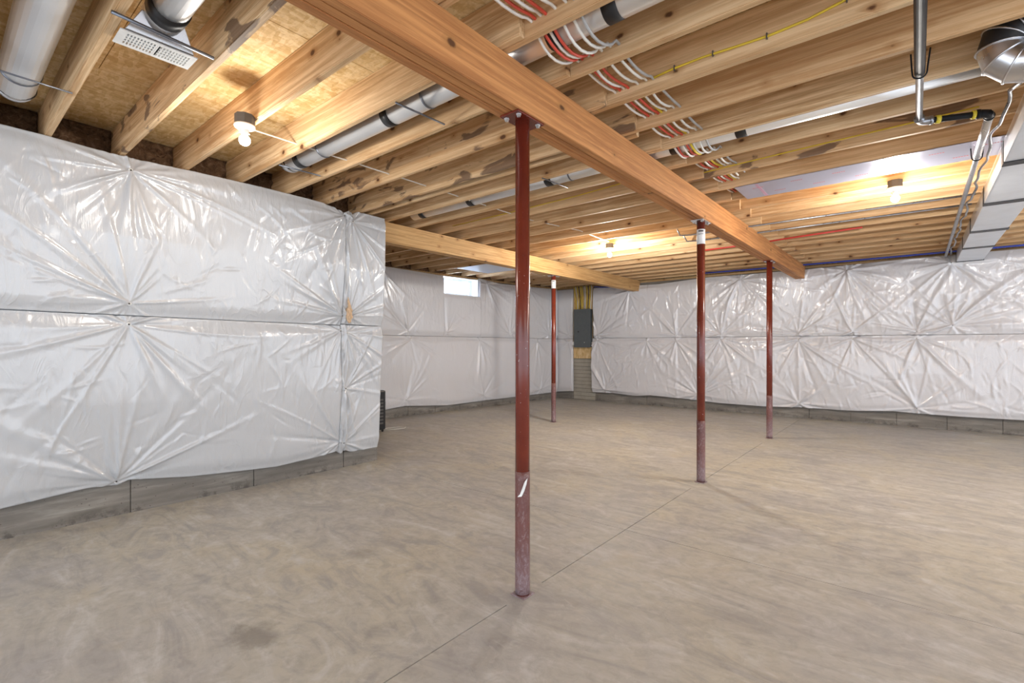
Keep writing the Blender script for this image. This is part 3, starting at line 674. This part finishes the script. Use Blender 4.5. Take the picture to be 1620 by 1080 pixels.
for a_, b_ in ((-1.0, 2.787), (-.80, 2.788), (-.55, 2.776), (-.234, 2.81)):
    bm = bmesh.new(); add_box(bm, a_+1.13-.003, a_+1.13+.003, -.008, .004, b_-2.775-.014, b_-2.775+.014); bm_obj('staple', bm, 'strap_steel', yl)
run('stapled_cable', 'thin yellow cable along the joist face just nearer than the foil board', [(-1.7, jr(9)-.006, 2.745), (-1.2, jr(9)-.006, 2.76), (-.6, jr(9)-.006, 2.772), (0, jr(9)-.006, 2.78), (.3, jr(9)-.006, 2.785)], .005, 'cable_yellow', 'cable')
run('stapled_cable', 'thin yellow cable on a joist face between the beams, left of the near post', [(-4.4, jn(9)-.006, 2.77), (-3.5, jn(9)-.006, 2.775), (-2.6, jn(9)-.006, 2.79), (-1.7, jn(9)-.006, 2.83)], .005, 'cable_yellow', 'cable')

# ------------------------------------------------------------------ foil-faced panning boards
def foil(label, x0, x1, y0, y1, mat, marks):
    t_ = thing('foil_board', label, 'board', (x0, y0, 2.7035))
    bm = bmesh.new(); n = 60; d = x1-x0; w = y1-y0; rg = random.Random(2)
    a_ = [bm.verts.new((d*i/n, rg.uniform(-.004, .004), 0)) for i in range(n+1)]; b_ = [bm.verts.new((d*i/n, w+rg.uniform(-.004, .004), 0)) for i in range(n+1)]
    for i in range(n): bm.faces.new((a_[i], a_[i+1], b_[i+1], b_[i]))
    e_ = bmesh.ops.extrude_face_region(bm, geom=bm.faces[:])
    for v in e_['geom']:
        if isinstance(v, bmesh.types.BMVert): v.co.z += .003
    fb = bm_obj('board', bm, mat, t_)
    if marks:
        for i in range(9):
            for j in (0, 1):
                xx_ = .12+i*.30+j*.14
                if xx_+.09 < d:
                    bm = bmesh.new()
                    for q in range(6): add_box(bm, xx_+q*.015, xx_+q*.015+.010, .12+j*.19, .128+j*.19+.003, -.0008, 0)
                    bm_obj('print_mark', bm, 'red_ink', fb)
        bm = bmesh.new(); add_box(bm, .16, .185, .02, .42, -.0006, 0); bm_obj('tape_strip', bm, 'pink_smudge', fb)
        for i in range(16):
            for yv in (.012, w-.012):
                bm = bmesh.new(); add_box(bm, .05+i*d/16.5, .05+i*d/16.5+.018, yv-.003, yv+.003, -.002, 0); bm_obj('staple', bm, 'zinc', t_)
    return t_
foil('silvery foil-faced board with red print stapled under the joists beside the right bulb', -1.25, 1.1, 4.612, 5.052, 'foil_board', True)
foil('pale bluish foil board under the joists near the small window', -6.45, -4.9, 6.19, 7.03, 'foil_board_blank', False)

# ------------------------------------------------------------------ electrical panel
box_b = box('plywood_backer', -6.38, -5.86, 10.02, 10.049, .985, 2.68, 'osb'); tag(box_b, 'strand board backing behind the grey electrical panel', 'board')
t_ = thing('electrical_panel', 'dark grey breaker panel mounted in the gap between white blankets', 'electrical panel', (-6.075, 10.02, 1.26))
bm = bmesh.new(); add_box(bm, -.215, .215, -.11, 0, 0, .885); bm_obj('cabinet', bm, 'panel_grey', t_, bevel=.004)
bm = bmesh.new(); add_box(bm, -.225, .225, -.118, -.111, -.01, .895); bm_obj('cover', bm, 'panel_grey', t_, bevel=.002)
bm = bmesh.new(); add_box(bm, -.16, .16, -.125, -.119, .14, .80); d_ = bm_obj('door', bm, 'panel_grey', t_, bevel=.003)
bm = bmesh.new(); add_box(bm, -.115, -.075, -.130, -.1255, .345, .375); bm_obj('latch', bm, 'ink', d_)
bm = bmesh.new(); add_box(bm, .06, .075, -.121, -.1185, .10, .112); bm_obj('screw', bm, 'label_paper', t_)
tag(box('outlet_box', -6.375, -6.315, 9.96, 10.018, 1.30, 1.39, 'white_plastic', bevel=.004), 'small white box just left of the electrical panel', 'outlet')
cm = ['cable_yellow', 'cable_white', 'cable_yellow', 'cable_black', 'cable_yellow', 'cable_yellow', 'cable_grey', 'cable_white', 'cable_yellow', 'cable_black', 'cable_yellow', 'cable_white']
rg = random.Random(8)
for i in range(12):
    xa = -6.27+i*.035; xb = -6.33+i*.043
    run('panel_cable', '%s cable rising above the grey electrical panel, %s from the left' % (cm[i][6:], ('first', 'second', 'third', 'fourth', 'fifth', 'sixth', 'seventh', 'eighth', 'ninth', 'tenth', 'eleventh', 'twelfth')[i]), [(xa, 9.975, 2.14), (xa, 9.975, 2.22), (xa*.5+xb*.5+rg.uniform(-.02, .02), 9.99, 2.42), (xb, 9.985, 2.60), (xb, 9.96, 2.70)],
        .009, cm[i], 'cable', 'cables rising out of the electrical panel')
# ribbed concrete under the panel
for i in range(11):
    o = box('concrete_course', -6.40, -5.80, 10.0515, 10.064, .01+i*.088, .01+i*.088+.080, 'rib', wf, .004); o.location = Vector(o.location)-Vector(wf.location)

# ------------------------------------------------------------------ small things at the corner
t_ = thing('dehumidifier', 'black appliance half hidden behind the left wall corner', 'appliance', (-6.30, 4.25, 0))
bm = bmesh.new(); add_box(bm, -.15, .13, -.2, .2, .03, .62); bm_obj('body', bm, 'dehum_black', t_, bevel=.02)
for a_ in (-.12, .10):
    for b_ in (-.16, .16): lathe('foot', [(.014, 0), (.018, .01), (.018, .031), (.01, .032)], 'dehum_black', t_, (a_, b_, 0), 10)
bm = bmesh.new()
for i in range(8): add_box(bm, .131, .136, -.15, .15, .12+i*.05, .145+i*.05)
bm_obj('grille', bm, 'box_grey', t_)
tube('power_cord', [(.02, .20, .60), (.03, .225, .55), (.04, .255, .42), (.03, .245, .30), (.02, .215, .22), (.0, .21, .15)], .006, 'cable_grey', t_, 8)
run('floor_cord', 'thin white cord looped on the floor behind the wall corner', [(-6.25, 4.50, .006), (-6.20, 4.62, .006), (-6.15, 4.78, .006), (-6.22, 4.86, .006), (-6.32, 4.80, .006), (-6.36, 4.62, .006), (-6.34, 4.50, .006)], .005, 'cable_white', 'cord')
# tan tuft torn out at the vertical gather
bm = bmesh.new(); rg = random.Random(5)
bmesh.ops.create_icosphere(bm, subdivisions=3, radius=1)
for v in bm.verts:
    q = v.co.copy(); k_ = 1+.28*math.sin(q.z*9+q.y*7)+.15*rg.uniform(-1, 1)
    v.co = Vector((q.x*.018*k_, q.y*(.034 if q.z < .1 else .013)*k_+(.015 if q.z > .3 else 0)*-q.z, q.z*.135))
tag(bm_obj('insulation_tuft', bm, 'tan_tuft', None, True, (-4.478, 2.782, 1.66)), 'tan insulation tuft poking out of the torn seam near the corner', 'insulation')
